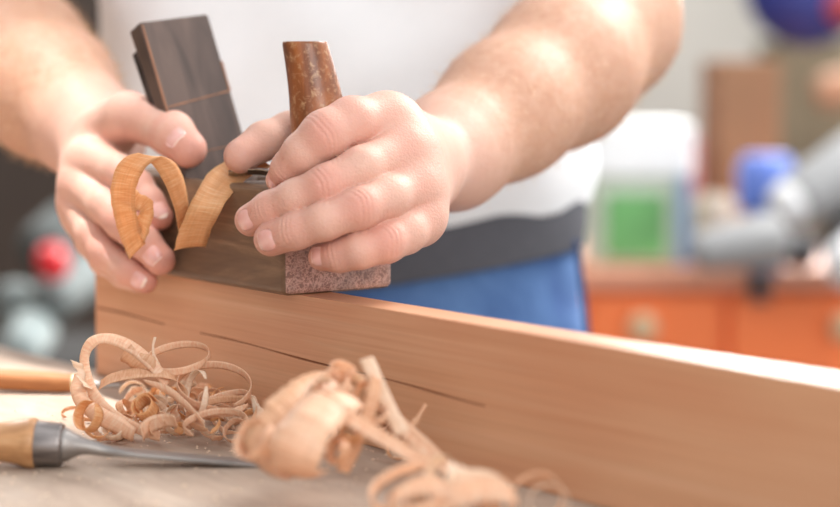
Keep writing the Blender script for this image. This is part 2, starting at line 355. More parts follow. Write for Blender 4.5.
# board on edge
b0 = G(97, 374.5); b1 = G(425, 461); bd = (b1 - b0).normalized(); bn = Vector((-bd.y, bd.x, 0)); BH = 0.0695; BT = 0.021
bfz = frame(Vector((b0.x, b0.y, TT + .0003)), bd, bn, Z1)
LB = 0.85; xs = [0, .004] + list(np.linspace(0.03, LB - .03, 60)) + [LB]
def zc(x): return (0.041 - 0.026 * x if x < 0.16 else 0.03684 - 0.013 * (x - 0.16)) + 0.0012 * math.sin(x * 11) + 0.0005 * math.sin(x * 47)
def dep(x):
    e = min(1, max(0, (0.44 - x) / 0.15)); g = 0.35 if 0.085 < x < 0.15 else 1.0
    return 0.0009 * e * g * (0.7 + 0.4 * math.sin(x * 60)) + 1e-5
vs = []; fs = []
for x in xs:
    c = zc(x); d = dep(x) if 0.003 < x else 0
    prof = [(0, 0), (0, c - 0.00035 - d * .2), (d, c), (0, c + 0.00035 + d * .2), (0, BH), (BT, BH), (BT, 0)]
    for (y, z) in prof: vs.append(bfz @ Vector((x, y, z)))
k = 7; mats_i = []
for i in range(len(xs) - 1):
    for j in range(k):
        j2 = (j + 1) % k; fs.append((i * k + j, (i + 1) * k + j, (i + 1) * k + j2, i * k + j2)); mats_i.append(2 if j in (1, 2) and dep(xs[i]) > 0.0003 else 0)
fs.append(tuple(range(k))[::-1]); mats_i.append(1); fs.append(tuple(range((len(xs) - 1) * k, len(xs) * k))); mats_i.append(1)
board = pydata('pine_board', vs, fs, [BOARD, ENDG, CRACK], None, smooth=False, frame=bfz)
board.data.polygons.foreach_set('material_index', mats_i); bevel(board, 0.0009, 2, 50)
tag(board, 'long planed pine board standing on edge across the workbench under the hand plane', 'board')
#PLANE
# ------------------------------------------------------------------ hand plane
ZS = TT + BH                                   # its sole lies on the board's upper edge
c0 = G(285, 297, ZS); PY = R(36.0)
pd = Vector((-math.sin(PY), math.cos(PY), 0)); pn = Vector((math.cos(PY), math.sin(PY), 0))
PL, PW, PH = 0.225, 0.0685, 0.056
plane = empty('hand_plane', c0 + pn * PW / 2 + pd * PL / 2); tag(plane, 'old dark wooden hand plane with a horn held by two hands on the board edge', 'hand plane')
pf = frame(Vector(c0), pd, pn, Z1)              # x from toe to heel, y across, z up
# body: block with the throat opened from above
X0, X1t, X1b = 0.082, 0.128, 0.10
def blk(name, lo, hi, mat, bv):
    return box(name, pf, lo, hi, mat, plane, bv, 3)
vs = []; fs = []
prof = [(0, 0), (PL, 0), (PL, PH), (X1t, PH), (X1b, 0.012), (X0, 0.012), (X0 - 0.012, PH), (0, PH)]
for y in (0.0, 0.0085, PW - 0.0085, PW):
    for (x, z) in prof: vs.append(pf @ Vector((x, y, z)))
n = 8; solid = [(0, 1, 2, 7)]
def ring(a, b):
    for j in range(n):
        j2 = (j + 1) % n
        if j in (3, 4, 5): continue
        fs.append((a * n + j, a * n + j2, b * n + j2, b * n + j))
# outer strips are full height: bridge the top across the throat
for a, b in ((0, 1), (1, 2), (2, 3)): ring(a, b)
for y0, y1 in ((0, 1), (2, 3)): fs.append((y0 * n + 3, y0 * n + 6, y1 * n + 6, y1 * n + 3))
for j in (3, 4, 5): fs.append((1 * n + j, 1 * n + j + 1, 2 * n + j + 1, 2 * n + j))
fs.append((n + 3, n + 4, n + 5, n + 6)); fs.append((2 * n + 6, 2 * n + 5, 2 * n + 4, 2 * n + 3))
fs.append((7, 6, 3, 2, 1, 0)); q = 3 * n; fs.append((q, q + 1, q + 2, q + 3, q + 6, q + 7))
bodyo = pydata('plane_body', vs, fs, [PLANE_W.m, PLANE_E], plane, smooth=False, frame=pf)
bm = bmesh.new(); bm.from_mesh(bodyo.data); bmesh.ops.recalc_face_normals(bm, faces=bm.faces)
for f_ in bm.faces:
    if f_.normal.x < -0.95 and f_.calc_center_median().x < 0.01: f_.material_index = 1
bm.to_mesh(bodyo.data); bm.free(); bevel(bodyo, 0.0042, 4, 40)
# metal strip / mouth edge beside the thumb
# wedge and iron, leaning back towards the heel
wb0 = pf @ Vector((0.098, PW / 2, 0.016)); wt = V(168, 23, 1.137)
wdir = (wt - wb0).normalized(); wx = (pn - wdir * pn.dot(wdir)).normalized(); wn = wx.cross(wdir).normalized()
if wn.dot(FW) > 0: wn = -wn                     # wn looks to the toe / camera
WL = (wt - wb0).length
wf = frame(wb0, wx, wn, wdir)
def slab(name, hw0, hw1, y0, y1, z0, z1, mat, taper=0.0, bv=0.002, par=plane):
    vs = []
    for z, hw, yy in ((z0, hw0, y1 - taper), (z1, hw1, y1)):
        for x, y in ((-hw, y0), (hw, y0), (hw, yy), (-hw, yy)): vs.append(wf @ Vector((x, y, z)))
    fs = [(3, 2, 1, 0), (4, 5, 6, 7), (0, 1, 5, 4), (1, 2, 6, 5), (2, 3, 7, 6), (3, 0, 4, 7)]
    o = pydata(name, vs, fs, mat, par, smooth=False, frame=wf); bevel(o, bv, 3); return o
wedge = slab('wedge', 0.0225, 0.0232, -0.006, 0.008, 0.0, WL, WEDGE, 0.009, 0.0016)
slab('iron', 0.0225, 0.0228, -0.0115, -0.0065, -0.006, WL - 0.012, IRON, 0.0, 0.001)
# worn orange arris and score lines across the wedge
for sx_ in (-1,):
    vs = [wf @ Vector((sx_ * (0.0232 - 0.0004), 0.0066, WL * 0.45)), wf @ Vector((sx_ * 0.0218, 0.00815, WL * 0.45)), wf @ Vector((sx_ * 0.0226, 0.00825, WL - 0.002)), wf @ Vector((sx_ * 0.0236, 0.0068, WL - 0.002))]
def line_on(x0, z0, x1, z1, wd, mat=WEDGE_EDGE, yb=0.0):
    a = Vector((x0, 0, z0)); b = Vector((x1, 0, z1)); t = (b - a).normalized(); nn = Vector((-t.z, 0, t.x)) * wd / 2
    def yf(z): return 0.008 - 0.009 * (1 - z / WL) + 0.00022 + yb
    m = 12; vs = []
    for i in range(m + 1):
        p = a.lerp(b, i / m); ww = nn * (0.5 + 0.9 * abs(noise.noise(Vector((i * 0.7, x0 * 300, z0 * 300)))))
        for s in (-1, 1):
            c = p + ww * s; vs.append(wf @ Vector((c.x, yf(c.z), c.z)))
        for s in (-1, 1):
            c = p + ww * s; vs.append(wf @ Vector((c.x, yf(c.z) - 0.0006, c.z)))
    fs = []
    for i in range(m):
        k = i * 4; fs += [(k, k + 1, k + 5, k + 4), (k + 1, k + 3, k + 7, k + 5), (k + 2, k, k + 4, k + 6)]
    return pydata('worn_line', vs, fs, mat, wedge, smooth=False, frame=wf)
line_on(-0.0218, WL * 0.63, 0.0228, WL * 0.66, 0.0011)
line_on(-0.0222, WL * 0.42, -0.0218, WL - 0.002, 0.0016)
line_on(0.0222, WL * 0.66, 0.0224, WL * 0.79, 0.0017)
line_on(-0.0214, WL * 0.42, 0.010, WL * 0.43, 0.0006)
# horn (front handle)
cent = [(322, 184, 1.056, 34), (322, 150, 1.056, 31), (319, 118, 1.055, 29), (315, 92, 1.054, 26.5), (310, 66, 1.053, 24.5), (305.5, 46, 1.052, 23), (305, 41.5, 1.052, 22)]
Q = catmull(cent, 26); vs = []; fs = []; S = 40
for i, qd in enumerate(Q):
    c = V(*qd[:3]); r = qd[3] * qd[2] / FPX
    for j in range(S):
        an = 2 * math.pi * j / S; vs.append(c + pn * math.cos(an) * r * 1.0 + pd * math.sin(an) * r * 1.0 )
for i in range(len(Q) - 1):
    for j in range(S): fs.append((i * S + j, i * S + (j + 1) % S, (i + 1) * S + (j + 1) % S, (i + 1) * S + j))
fs.append(tuple(range((len(Q) - 1) * S, len(Q) * S))); fs.append(tuple(range(S))[::-1])
horn = pydata('horn', vs, fs, [HORN, HORN_T], plane); horn.data.polygons[len(fs) - 2].material_index = 1; horn.data.polygons[len(fs) - 2].use_smooth = False
tag(horn, 'worn brown wooden horn with a flat top')
ms = M('mouth_steel', 0.25, 1.0); ms.base(lin((170, 165, 160)))
strip('wear_plate', [(229, 174, 1.066, 0, 2.4, 6), (246, 171.5, 1.060, 0, 2.4, 6), (262, 171.5, 1.055, 0, 2.4, 6), (276, 175, 1.05, 0, 2.4, 6)], ms.m, 20, plane, lift=False, th=0.0012)
#PERSON
# ------------------------------------------------------------------ person
TX, TY = -0.055, 1.545                           # torso centre on the floor plan
person = empty('person', (TX, TY, 0)); tag(person, 'person in white t-shirt and blue jeans with both hands on the hand plane', 'person')
NP = lambda v: np.array(tuple(v), np.float32)
def J(px, py, Z, r): return (NP(V(px, py, Z)), r * Z / FPX)
def build_arm(fingers, palm, arm, h, creases, flush_pts, kf=0.0045):
    allp = [j for ch in fingers + palm + arm for j in ch]
    lo = np.min([p - r for p, r in allp], axis=0) - 0.006; hi = np.max([p + r for p, r in allp], axis=0) + 0.006
    def chain(P, ch, k):
        d = None
        for (a, ra), (b, rb) in zip(ch[:-1], ch[1:]):
            e = cone(P, a, b, ra, rb); d = e if d is None else smin(d, e, k)
        return d
    def f(P):
        dp = None
        for ch in palm:
            e = chain(P, ch, 0.006); dp = e if dp is None else smin(dp, e, 0.012)
        for ch in arm:
            dp = smin(dp, chain(P, ch, 0.02), 0.012)
        tot = dp
        for ch in fingers:
            e = smin(dp, chain(P, ch, 0.0035), kf * 1.6); tot = smin(tot, e, 0.0007)
        return tot
    v, q = surface(f, lo, hi, h)
    fl_ = np.zeros(len(v))
    for (c, ax, nrm, r, amp) in creases:
        d = v - c; s = d @ ax; m = np.clip(((d / (np.linalg.norm(d, axis=1)[:, None] + 1e-9)) @ nrm - 0.15) / 0.4, 0, 1) * (np.linalg.norm(d, axis=1) < r * 1.9)
        wob = 0.00045 * np.sin((d @ np.cross(ax, nrm)) * 420 + c[0] * 4000) - 18 * (d @ np.cross(ax, nrm)) ** 2
        g = sum(a_ * np.exp(-((s + wob - o_) / 0.00075) ** 2) for o_, a_ in ((-0.0026, 0.6), (-0.0002, 1), (0.0024, 0.8)))
        v = v - nrm * (g * m * amp)[:, None]
        fl_ = np.maximum(fl_, np.exp(-(s / 0.006) ** 2) * m * 0.3)
    for (c, r, a_) in flush_pts: fl_ = np.maximum(fl_, a_ * np.exp(-(np.linalg.norm(v - c, axis=1) / r) ** 2))
    return v, q, fl_
def nail_mesh(c, axis, nrm, wd, ln, r, parent):
    """a curved nail plate: c on the finger's centre line, axis towards the tip, nrm outwards"""
    axis = Vector(axis).normalized(); nrm = Vector(nrm); nrm = (nrm - axis * nrm.dot(axis)).normalized(); sd = axis.cross(nrm)
    vs = []; fs = []; mi = []; NU, NV = 14, 12; RW = r * 1.05
    for i in range(NU + 1):
        u = -1 + 2 * i / NU; e = (1 - abs(u) ** 2.4) ** (1 / 2.0) if abs(u) < 1 else 0.0; e = max(e, 0.30 if u > 0 else 0.42)
        for j in range(NV + 1):
            s = (-1 + 2 * j / NV) * e * wd / 2; an = s / RW
            edge = 1 - min(1, max(abs(u) ** 4, abs(2 * j / NV - 1) ** 6))
            lift_ = RW * math.cos(an) + 0.00025 + 0.0002 * edge - (0.0012 * max(0, -u) ** 3) - 0.0016 * (max(0, u)) ** 2
            vs.append(Vector(c) + axis * (u * ln / 2) + sd * (RW * math.sin(an)) + nrm * lift_)
    m = (NU + 1) * (NV + 1); vs += [v_ - nrm * 0.0009 for v_ in vs]
    I = lambda i, j, s=0: s * m + i * (NV + 1) + j
    for i in range(NU):
        for j in range(NV): fs.append((I(i, j), I(i + 1, j), I(i + 1, j + 1), I(i, j + 1))); mi.append(1 if i >= NU - 2 else 0)
    for i in range(NU):
        for j in (0, NV): fs.append((I(i, j), I(i, j, 1), I(i + 1, j, 1), I(i + 1, j))); mi.append(1 if i >= NU - 2 else 0)
    for j in range(NV):
        for i in (0, NU): fs.append((I(i, j), I(i, j + 1), I(i, j + 1, 1), I(i, j, 1))); mi.append(1 if i else 0)
    o = pydata('fingernail', vs, fs, [NAIL, NAILTIP], parent); o.data.polygons.foreach_set('material_index', mi); return o
# --- left hand (gripping the horn)
Lf = dict(
 index=[J(384, 121, 1.020, 26), J(352, 122, 1.004, 25), J(325, 135, 0.996, 24.5), J(303, 154, 0.998, 21), J(289, 168, 1.004, 17.5), J(278, 180, 1.012, 12.5)],
 middle=[J(402, 151, 1.010, 23), J(362, 168, 0.990, 21.5), J(326, 185, 0.984, 20), J(295, 198, 0.989, 18.2), J(270, 209, 0.998, 17.5), J(251, 220, 1.008, 16.5)],
 ring=[J(413, 187, 1.006, 23), J(388, 197, 0.989, 21.5), J(360, 208, 0.977, 20.5), J(325, 221, 0.976, 18.8), J(296, 231, 0.982, 18), J(271, 239, 0.992, 17.5)],
 pinky=[J(419, 219, 1.010, 25), J(405, 232, 0.996, 21.5), J(386, 242, 0.986, 20.5), J(360, 250, 0.983, 18.5), J(340, 255, 0.987, 16.5), J(322, 257, 0.993, 14)],
 thumb=[J(372, 140, 1.066, 24), J(330, 130, 1.080, 21), J(290, 132, 1.079, 20), J(264, 141, 1.070, 19), J(241, 156, 1.060, 17.5)])
Lpalm = [[J(420, 152, 1.088, 34), J(388, 126, 1.028, 30)], [J(420, 160, 1.088, 34), J(404, 152, 1.022, 31)], [J(420, 172, 1.088, 33), J(410, 186, 1.016, 31)], [J(418, 186, 1.088, 31), J(412, 214, 1.018, 29)], [J(390, 128, 1.022, 29), J(404, 155, 1.018, 30), J(409, 184, 1.015, 30), J(412, 212, 1.016, 29)],
         [J(420, 160, 1.075, 32), J(375, 150, 1.060, 28)]]
Larm = [[J(424, 166, 1.100, 38), J(450, 152, 1.140, 52), J(506, 110, 1.185, 63), J(562, 70, 1.235, 71), J(602, 24, 1.30, 72), J(614, -24, 1.34, 60)],
        [J(612, 0, 1.30, 60), J(626, -100, 1.37, 60)]]
creL, fluL = [], []
def add_cre(ch, i, amp=0.00065, nd=(0.0, 0.25, -1), rr=1.0):
    c, r = ch[i]; ax = ch[i + 1][0] - ch[i - 1][0]; ax = ax / np.linalg.norm(ax); n_ = NP(D(*nd)); n_ = n_ - ax * (n_ @ ax); n_ /= np.linalg.norm(n_)
    return (c, ax, n_, r * rr, amp)
for k_, (i1, i2) in dict(index=(2, 4), middle=(2, 4), ring=(2, 4), pinky=(2, 4)).items():
    ch = Lf[k_]; creL += [add_cre(ch, i1), add_cre(ch, i2, 0.0005)]
    for i, a_ in ((2, 0.55), (4, 0.35), (5, 0.55), (0, 0.35)): fluL.append((ch[i][0] + NP(D(0, 0.2, -1)) * ch[i][1] * 0.8, 0.013, a_))
fluL.append((Lf['thumb'][4][0], 0.014, 0.4)); fluL.append((Lf['index'][1][0], 0.02, 0.45))
vL, qL, fL = build_arm(list(Lf.values()), Lpalm, Larm, 0.0009, creL, fluL)
# --- right hand (pushing at the heel)
Rf = dict(
 index=[J(92, 160, 1.150, 22), J(118, 172, 1.128, 17.5), J(136, 186, 1.118, 17), J(150, 203, 1.112, 15), J(160, 217, 1.108, 13.5)],
 middle=[J(82, 184, 1.150, 21), J(104, 205, 1.124, 17.5), J(122, 222, 1.112, 17.5), J(144, 242, 1.103, 16.5), J(160, 260, 1.101, 15.5)],
 ring=[J(80, 205, 1.155, 20), J(92, 233, 1.132, 16.5), J(105, 252, 1.122, 16), J(127, 270, 1.112, 14.5), J(145, 281, 1.107, 12.5)],
 pinky=[J(80, 215, 1.170, 17), J(90, 242, 1.160, 14), J(104, 262, 1.152, 13), J(122, 276, 1.142, 11), J(136, 283, 1.135, 10)],
 thumb=[J(104, 135, 1.175, 30), J(128, 117, 1.150, 25), J(150, 121, 1.136, 23.5), J(172, 134, 1.118, 22.5), J(188, 149, 1.105, 19)])
Rpalm = [[J(104, 140, 1.195, 32), J(90, 163, 1.155, 24)], [J(100, 145, 1.20, 32), J(84, 186, 1.155, 24)], [J(100, 150, 1.20, 30), J(83, 205, 1.160, 22)], [J(104, 150, 1.20, 28), J(84, 215, 1.168, 18)]]
Rarm = [[J(100, 140, 1.205, 38), J(84, 126, 1.225, 46), J(50, 92, 1.27, 62), J(12, 60, 1.33, 72), J(-18, 28, 1.38, 68)], [J(-18, 28, 1.38, 66), J(-14, -60, 1.42, 72)]]
creR, fluR = [], []
for k_, i1 in (('index', 2), ('middle', 2), ('ring', 2), ('thumb', 3)):
    ch = Rf[k_]; creR.append(add_cre(ch, i1, 0.0004, (-0.5, 0.3, -1)))
    for i, a_ in ((2, 0.5), (4, 0.75), (0, 0.3)): fluR.append((ch[i][0], 0.016, a_))
vR, qR, fR = build_arm(list(Rf.values()), Rpalm, Rarm, 0.0011, creR, fluR)
# --- trunk inside the clothes, coarse
shL = (NP(Vector((TX + 0.19, TY - 0.02, TT + 0.56))), 0.06); shR = (NP(Vector((TX - 0.19, TY - 0.02, TT + 0.56))), 0.06)
def trunk(P):
    d = None
    for a, b, s_ in (((TX, TY, 0.95), (TX, TY, 1.2), 0.09), ((TX, TY, 1.2), (TX, TY, 1.42), 0.10)):
        for ox in (-0.07, 0.07):
            e = cone(P, np.array(a) + (ox, 0, 0), np.array(b) + (ox, 0, 0), s_, s_); d = e if d is None else smin(d, e, 0.05)
    for sh, last, prev in ((shL, Larm[1][1], Larm[1][0]), (shR, Rarm[1][1], Rarm[1][0])):
        d = smin(d, cone(P, sh[0], last[0], sh[1], last[1] * 0.97), 0.03)
    d = smin(d, cone(P, np.array((TX, TY, 1.46)), np.array((TX, TY - 0.01, 1.58)), 0.07, 0.056), 0.05); return d
vT, qT = surface(trunk, (TX - 0.36, TY - 0.30, 0.84), (TX + 0.36, TY + 0.2, 1.66), 0.006)
vv = np.concatenate([vL, vR, vT]); qq = np.concatenate([qL, qR + len(vL), qT + len(vL) + len(vR)])
body = fast_mesh('body', vv, qq, SKIN, person); at = body.data.attributes.new('flush', 'FLOAT', 'POINT')
at.data.foreach_set('value', np.concatenate([fL, fR, np.zeros(len(vT))]).astype(np.float32))
def handmask(v, arm):
    W0 = arm[0][1][0]; ax = arm[0][2][0] - W0; ax = ax / np.linalg.norm(ax); return np.clip(0.5 - ((v - W0) @ ax) / 0.05, 0, 1) * 0.7
at2 = body.data.attributes.new('pale', 'FLOAT', 'POINT'); at2.data.foreach_set('value', np.concatenate([handmask(vL, Larm), handmask(vR, Rarm), np.zeros(len(vT))]).astype(np.float32))
# --- nails
def nail(ch, back, nd, wd, ln, r=None, dirv=None):
    a, b = ch[-2][0], ch[-1][0]; ax = (b - a) / np.linalg.norm(b - a); c = b - ax * back
    nail_mesh(c, ax, D(*nd), wd, ln, r or ch[-1][1], body)
nail(Lf['index'], 0.0022, (-0.25, -0.05, -1), 0.0095, 0.0105)
nail(Lf['middle'], 0.0036, (-0.05, 0.1, -1), 0.0118, 0.0118)
nail(Lf['ring'], 0.0034, (-0.02, -0.02, -1), 0.0122, 0.0122)
nail(Lf['pinky'], 0.0024, (-0.02, 0.05, -1), 0.0102, 0.0108)
nail(Rf['thumb'], 0.0035, (0.15, -0.1, -1), 0.0135, 0.0125)
nail(Rf['index'], 0.001, (0.45, 0.0, -1), 0.0100, 0.012)
nail(Rf['middle'], 0.003, (0.0, -0.15, -1), 0.0112, 0.0118)
nail(Rf['ring'], 0.001, (0.0, -0.15, -1), 0.0100, 0.0105)
# --- arm hair
def hairs(v, q, arm, count, t_min, seed):
    r_ = np.random.default_rng(seed); a = arm[0]; W0 = a[1][0]; E0 = a[-2][0]; ax = (E0 - W0); Ln = np.linalg.norm(ax); ax /= Ln
    fc = v[q].mean(1); t = (fc - W0) @ ax / Ln; ok = np.nonzero((t > t_min) & (t < 1.1))[0]; pr = np.clip((t[ok] - t_min) / 0.35, 0.02, 1); sel = r_.choice(ok, count, p=pr / pr.sum())
    p0 = v[q[sel]]; nr = np.cross(p0[:, 2] - p0[:, 0], p0[:, 3] - p0[:, 1]); nr /= np.linalg.norm(nr, axis=1)[:, None] + 1e-12
    base = p0.mean(1); cen = W0 + ax * ((base - W0) @ ax)[:, None]; sg = np.sign(((base - cen) * nr).sum(1)); nr *= sg[:, None]
    vs = []; fs = []
    for b, n_ in zip(base, nr):
        ln = r_.uniform(0.006, 0.014); side = np.cross(ax, n_); dr = -ax * r_.uniform(0.3, 1) + side * r_.normal(0, 0.6) + n_ * r_.uniform(0.35, 0.9); dr /= np.linalg.norm(dr)
        wv = np.cross(dr, n_); wv /= np.linalg.norm(wv) + 1e-9; wv *= 0.00007; m_ = b + dr * ln * 0.55; e = m_ + (dr * 0.8 - n_ * 0.45) * ln * 0.5
        k = len(vs); vs += [b - wv, b + wv, m_ + wv * 0.8, m_ - wv * 0.8, e]; fs += [(k, k + 1, k + 2, k + 3), (k + 3, k + 2, k + 4)]
    return vs, fs
h1, g1 = hairs(vL, qL, Larm, 3600, -0.05, 3); h2, g2 = hairs(vR, qR, Rarm, 4200, -0.1, 4)
me = bpy.data.meshes.new('arm_hair'); me.from_pydata([tuple(map(float, x)) for x in h1 + h2], [], g1 + [tuple(i + len(h1) for i in f_) for f_ in g2]); me.materials.append(HAIR)
ah = bpy.data.objects.new('arm_hair', me); COL.objects.link(ah); ah.parent = body; tag(ah, 'fair hair on the forearms', kind='stuff'); ah.parent = person; ah.matrix_parent_inverse = WM(person).inverted()
# --- clothes
def loft(name, rings, mat, parent, seg=120, disp=None, th=0.0, sub=8, tilt=0.0, tx=0.0):
    Qr = catmull(rings, (len(rings) - 1) * sub + 1); vs = []; fs = []
    for i, (z, cx, cy, a, b) in enumerate(Qr):
        for j in range(seg):
            an = 2 * math.pi * j / seg; ca, sa = math.cos(an), math.sin(an); e = 0.86
            x = cx + a * math.copysign(abs(ca) ** e, ca); y = cy + b * math.copysign(abs(sa) ** e, sa)
            dd = disp(an, z, x, y) if disp else 0
            vs.append(Vector((x + ca * dd, y + sa * dd, z + tilt * (x - TX))))
    for i in range(len(Qr) - 1):
        for j in range(seg): fs.append((i * seg + j, i * seg + (j + 1) % seg, (i + 1) * seg + (j + 1) % seg, (i + 1) * seg + j))
    o = pydata(name, vs, fs, mat, parent, frame=Matrix.Translation((TX, TY, 0)))
    if th: s = o.modifiers.new('solid', 'SOLIDIFY'); s.thickness = th; s.offset = 1
    return o
def folds(an, z, x, y):
    p = Vector((x * 7 + z * 2.0, y * 5, z * 9 - x * 5)); return 0.013 * noise.noise(p) + 0.006 * noise.noise(p * 2.6)
HZ = TT + 0.062
shirt = loft('t_shirt', [(HZ, TX, TY, 0.186, 0.128), (HZ + 0.03, TX, TY, 0.190, 0.132), (HZ + 0.10, TX, TY, 0.183, 0.125), (HZ + 0.22, TX, TY, 0.188, 0.118), (HZ + 0.36, TX, TY, 0.20, 0.118), (HZ + 0.46, TX, TY, 0.19, 0.11), (HZ + 0.52, TX, TY, 0.14, 0.09), (HZ + 0.56, TX, TY, 0.078, 0.075)], SHIRT, person, disp=folds, th=0.0015, tilt=0.11)
for sh, last in ((shL, Larm[1][1]), (shR, Rarm[1][1])):
    a = Vector(sh[0]); b = Vector(last[0]); b = a.lerp(b, 0.62); ax = (b - a).normalized()
    u_ = ax.cross(Vector((0, 1, 0))).normalized(); v_ = ax.cross(u_); vs = []; fs = []
    for i in range(13):
        t = i / 12; c = a.lerp(b, t) - ax * 0.01
        for j in range(40):
            an = 2 * math.pi * j / 40; r_ = 0.074 + 0.004 * math.sin(an * 3 + t * 6); vs.append(c + u_ * math.cos(an) * r_ + v_ * math.sin(an) * r_)
    for i in range(12):
        for j in range(40): fs.append((i * 40 + j, i * 40 + (j + 1) % 40, (i + 1) * 40 + (j + 1) % 40, (i + 1) * 40 + j))
    o = pydata('sleeve', vs, fs, SHIRT, person); s = o.modifiers.new('solid', 'SOLIDIFY'); s.thickness = 0.0015
bandz = TT + 0.026
loft('waistband', [(bandz, TX, TY, 0.181, 0.126), (bandz + 0.02, TX, TY, 0.182, 0.127), (bandz + 0.044, TX, TY, 0.181, 0.126)], BAND, person, th=0.003, tilt=0.14, disp=lambda an, z, x, y: 0.002 * noise.noise(Vector((x * 12, z * 20, 0))))
def jf(an, z, x, y): return 0.006 * noise.noise(Vector((x * 9, y * 6, z * 16 + x * 8))) + 0.002 * noise.noise(Vector((x * 40, 3, z * 40)))
loft('jeans', [(bandz + 0.01, TX, TY, 0.176, 0.122), (bandz - 0.05, TX, TY, 0.184, 0.128), (bandz - 0.12, TX, TY, 0.192, 0.132), (bandz - 0.18, TX, TY, 0.19, 0.125)], JEANS, person, disp=jf, th=0.0015, tilt=0.10)
for s_ in (-1, 1):
    loft('trouser_leg', [(0.86, TX + s_ * 0.088, TY, 0.098, 0.122), (0.76, TX + s_ * 0.092, TY, 0.097, 0.118), (0.6, TX + s_ * 0.10, TY, 0.088, 0.10), (0.35, TX + s_ * 0.11, TY, 0.07, 0.075), (0.06, TX + s_ * 0.12, TY, 0.062, 0.07)], JEANS, person, seg=48, disp=jf, th=0.0015)
    sx0 = TX + s_ * 0.12; sv = []; prof = [(0.0, 0.046, 0.14), (0.025, 0.049, 0.145), (0.03, 0.046, 0.14), (0.06, 0.043, 0.10), (0.09, 0.04, 0.06)]
    vs = []; fs = []
    for z, a, b in prof:
        for j in range(24):
            an = 2 * math.pi * j / 24; vs.append(Vector((sx0 + a * math.cos(an), TY - 0.05 + (0.14 - b) * 0.6 + b * math.sin(an), z)))
    for i in range(4):
        for j in range(24): fs.append((i * 24 + j, i * 24 + (j + 1) % 24, (i + 1) * 24 + (j + 1) % 24, (i + 1) * 24 + j))
    fs.append(tuple(range(24))[::-1]); fs.append(tuple(range(96, 120))); pydata('shoe', vs, fs, plain('shoe_leather', (60, 50, 44), 0.6), person)
# side seam of the jeans
strip('side_seam', [(576, 240, 1.47, 3, 0, 0), (580, 270, 1.47, 3, 0, 0), (584, 300, 1.47, 3, 0, 0), (588, 340, 1.47, 3, 0, 0)], STITCH, 30, person, lift=False, th=0.001)
#SHAVINGS
# ------------------------------------------------------------------ the shaving curling out of the plane
GP = 'curls of planed wood'
o = strip('wood_shaving', [(262, 160, 1.078, 11, 8, -4), (244, 166, 1.074, 12, 8, -4), (222, 183, 1.062, 15, 7, -4), (207, 206, 1.048, 16, 3, -3), (196, 228, 1.055, 16, 0, -2), (190, 247, 1.066, 16, -2, 0)], SHAVE_O, 60, lift=False, th=0.0005, curl=0.12)
tag(o, 'short orange wood shaving hanging from the plane mouth below the thumb', 'wood shaving', 'shavings curling off the plane')
o = strip('wood_shaving', [(186, 238, 1.082, 3, -5, 11), (183, 208, 1.070, 5, -5, 11), (175, 180, 1.056, 7, -5, 11), (162, 162, 1.044, 9, -2, 9), (146, 156, 1.036, 11, 2, 7), (131, 167, 1.034, 12, 3, 4), (123, 190, 1.040, 12, 1, 3), (126, 218, 1.052, 11, -3, 0), (133, 240, 1.062, 9, -7, 0), (137, 251, 1.066, 8, -8, 0)], SHAVE_O, 110, lift=False, th=0.0005, curl=0.10)
tag(o, 'wide orange wood shaving looped over the fingertips beside the plane', 'wood shaving', 'shavings curling off the plane')
o = strip('wood_shaving', [(124, 192, 1.045, 2, -6, 2), (136, 201, 1.05, 3, -8, 2), (146, 207, 1.055, 6, -5, 3), (143, 222, 1.058, 7, 4, 3), (140, 236, 1.062, 4, 6, 2)], SHAVE_O, 50, lift=False, th=0.0005, curl=0.2, ragged=0.16)
tag(o, 'torn crumpled wood shaving inside the orange loop in front of the fingers', 'wood shaving', 'shavings curling off the plane')
# ------------------------------------------------------------------ pile beside the chisel
def shv(o, lab, grp=None): return tag(o, lab, 'wood shaving', grp or 'heap of shavings behind the chisel')
shv(strip('wood_shaving', [(168, 384, 1.0, 3, -4, 2), (150, 362, 1.0, 4, -4, 2), (128, 345, 1.0, 3, -5, 2), (106, 338, 1.0, 1, -5, 2), (91, 343, 1.0, -4, -4, 2), (84, 358, 1.0, -5, 0, 2), (88, 381, .995, -5, 2, 2), (98, 402, .99, -5, 4, 2), (116, 418, .985, -4, 5, 2), (140, 430, .98, -2, 5, 2), (160, 437, .98, -1, 5, 2)], SHAVE, 130, curl=0.15), 'tallest upright looped wood shaving at the left end of the heap')
shv(coil('wood_shaving', 178, 358, 1.015, 31, .40, 6, 8, SHAVE, -20, 345, wob=.03), 'flat oval wood shaving loop at the back top of the heap')
shv(coil('wood_shaving', 214, 386, 1.0, 37, .52, -7, 9, SHAVE, -50, 285, wob=.03), 'large round wood shaving loop at the right side of the heap')
shv(strip('wood_shaving', [(100, 386, 1.0, 1, -5, 4), (112, 379, 1.0, 1, -5, 4), (135, 374, 1.0, 0, -5, 4), (158, 373, 1.0, -1, -5, 4), (174, 378, 1.0, -3, -4, 4), (182, 390, 1.0, -5, -1, 4), (180, 402, 1.0, -5, 2, 4)], SHAVE_D, 70, curl=.2), 'broad arched wood shaving across the middle of the heap')
shv(coil('wood_shaving', 146, 408, .985, 13, .75, 30, 17, SHAVE_O, 0, 520, grow=-.3), 'tight orange rolled wood shaving in the heap centre')
shv(coil('wood_shaving', 160, 430, .965, 18, .42, 12, 16, SHAVE, 20, 200, wob=.02), 'wide pale wood shaving band lying against the chisel blade')
shv(coil('wood_shaving', 88, 416, .975, 15, .75, 70, 13, SHAVE_O, 0, 340), 'small orange wood shaving ring next to the chisel neck')
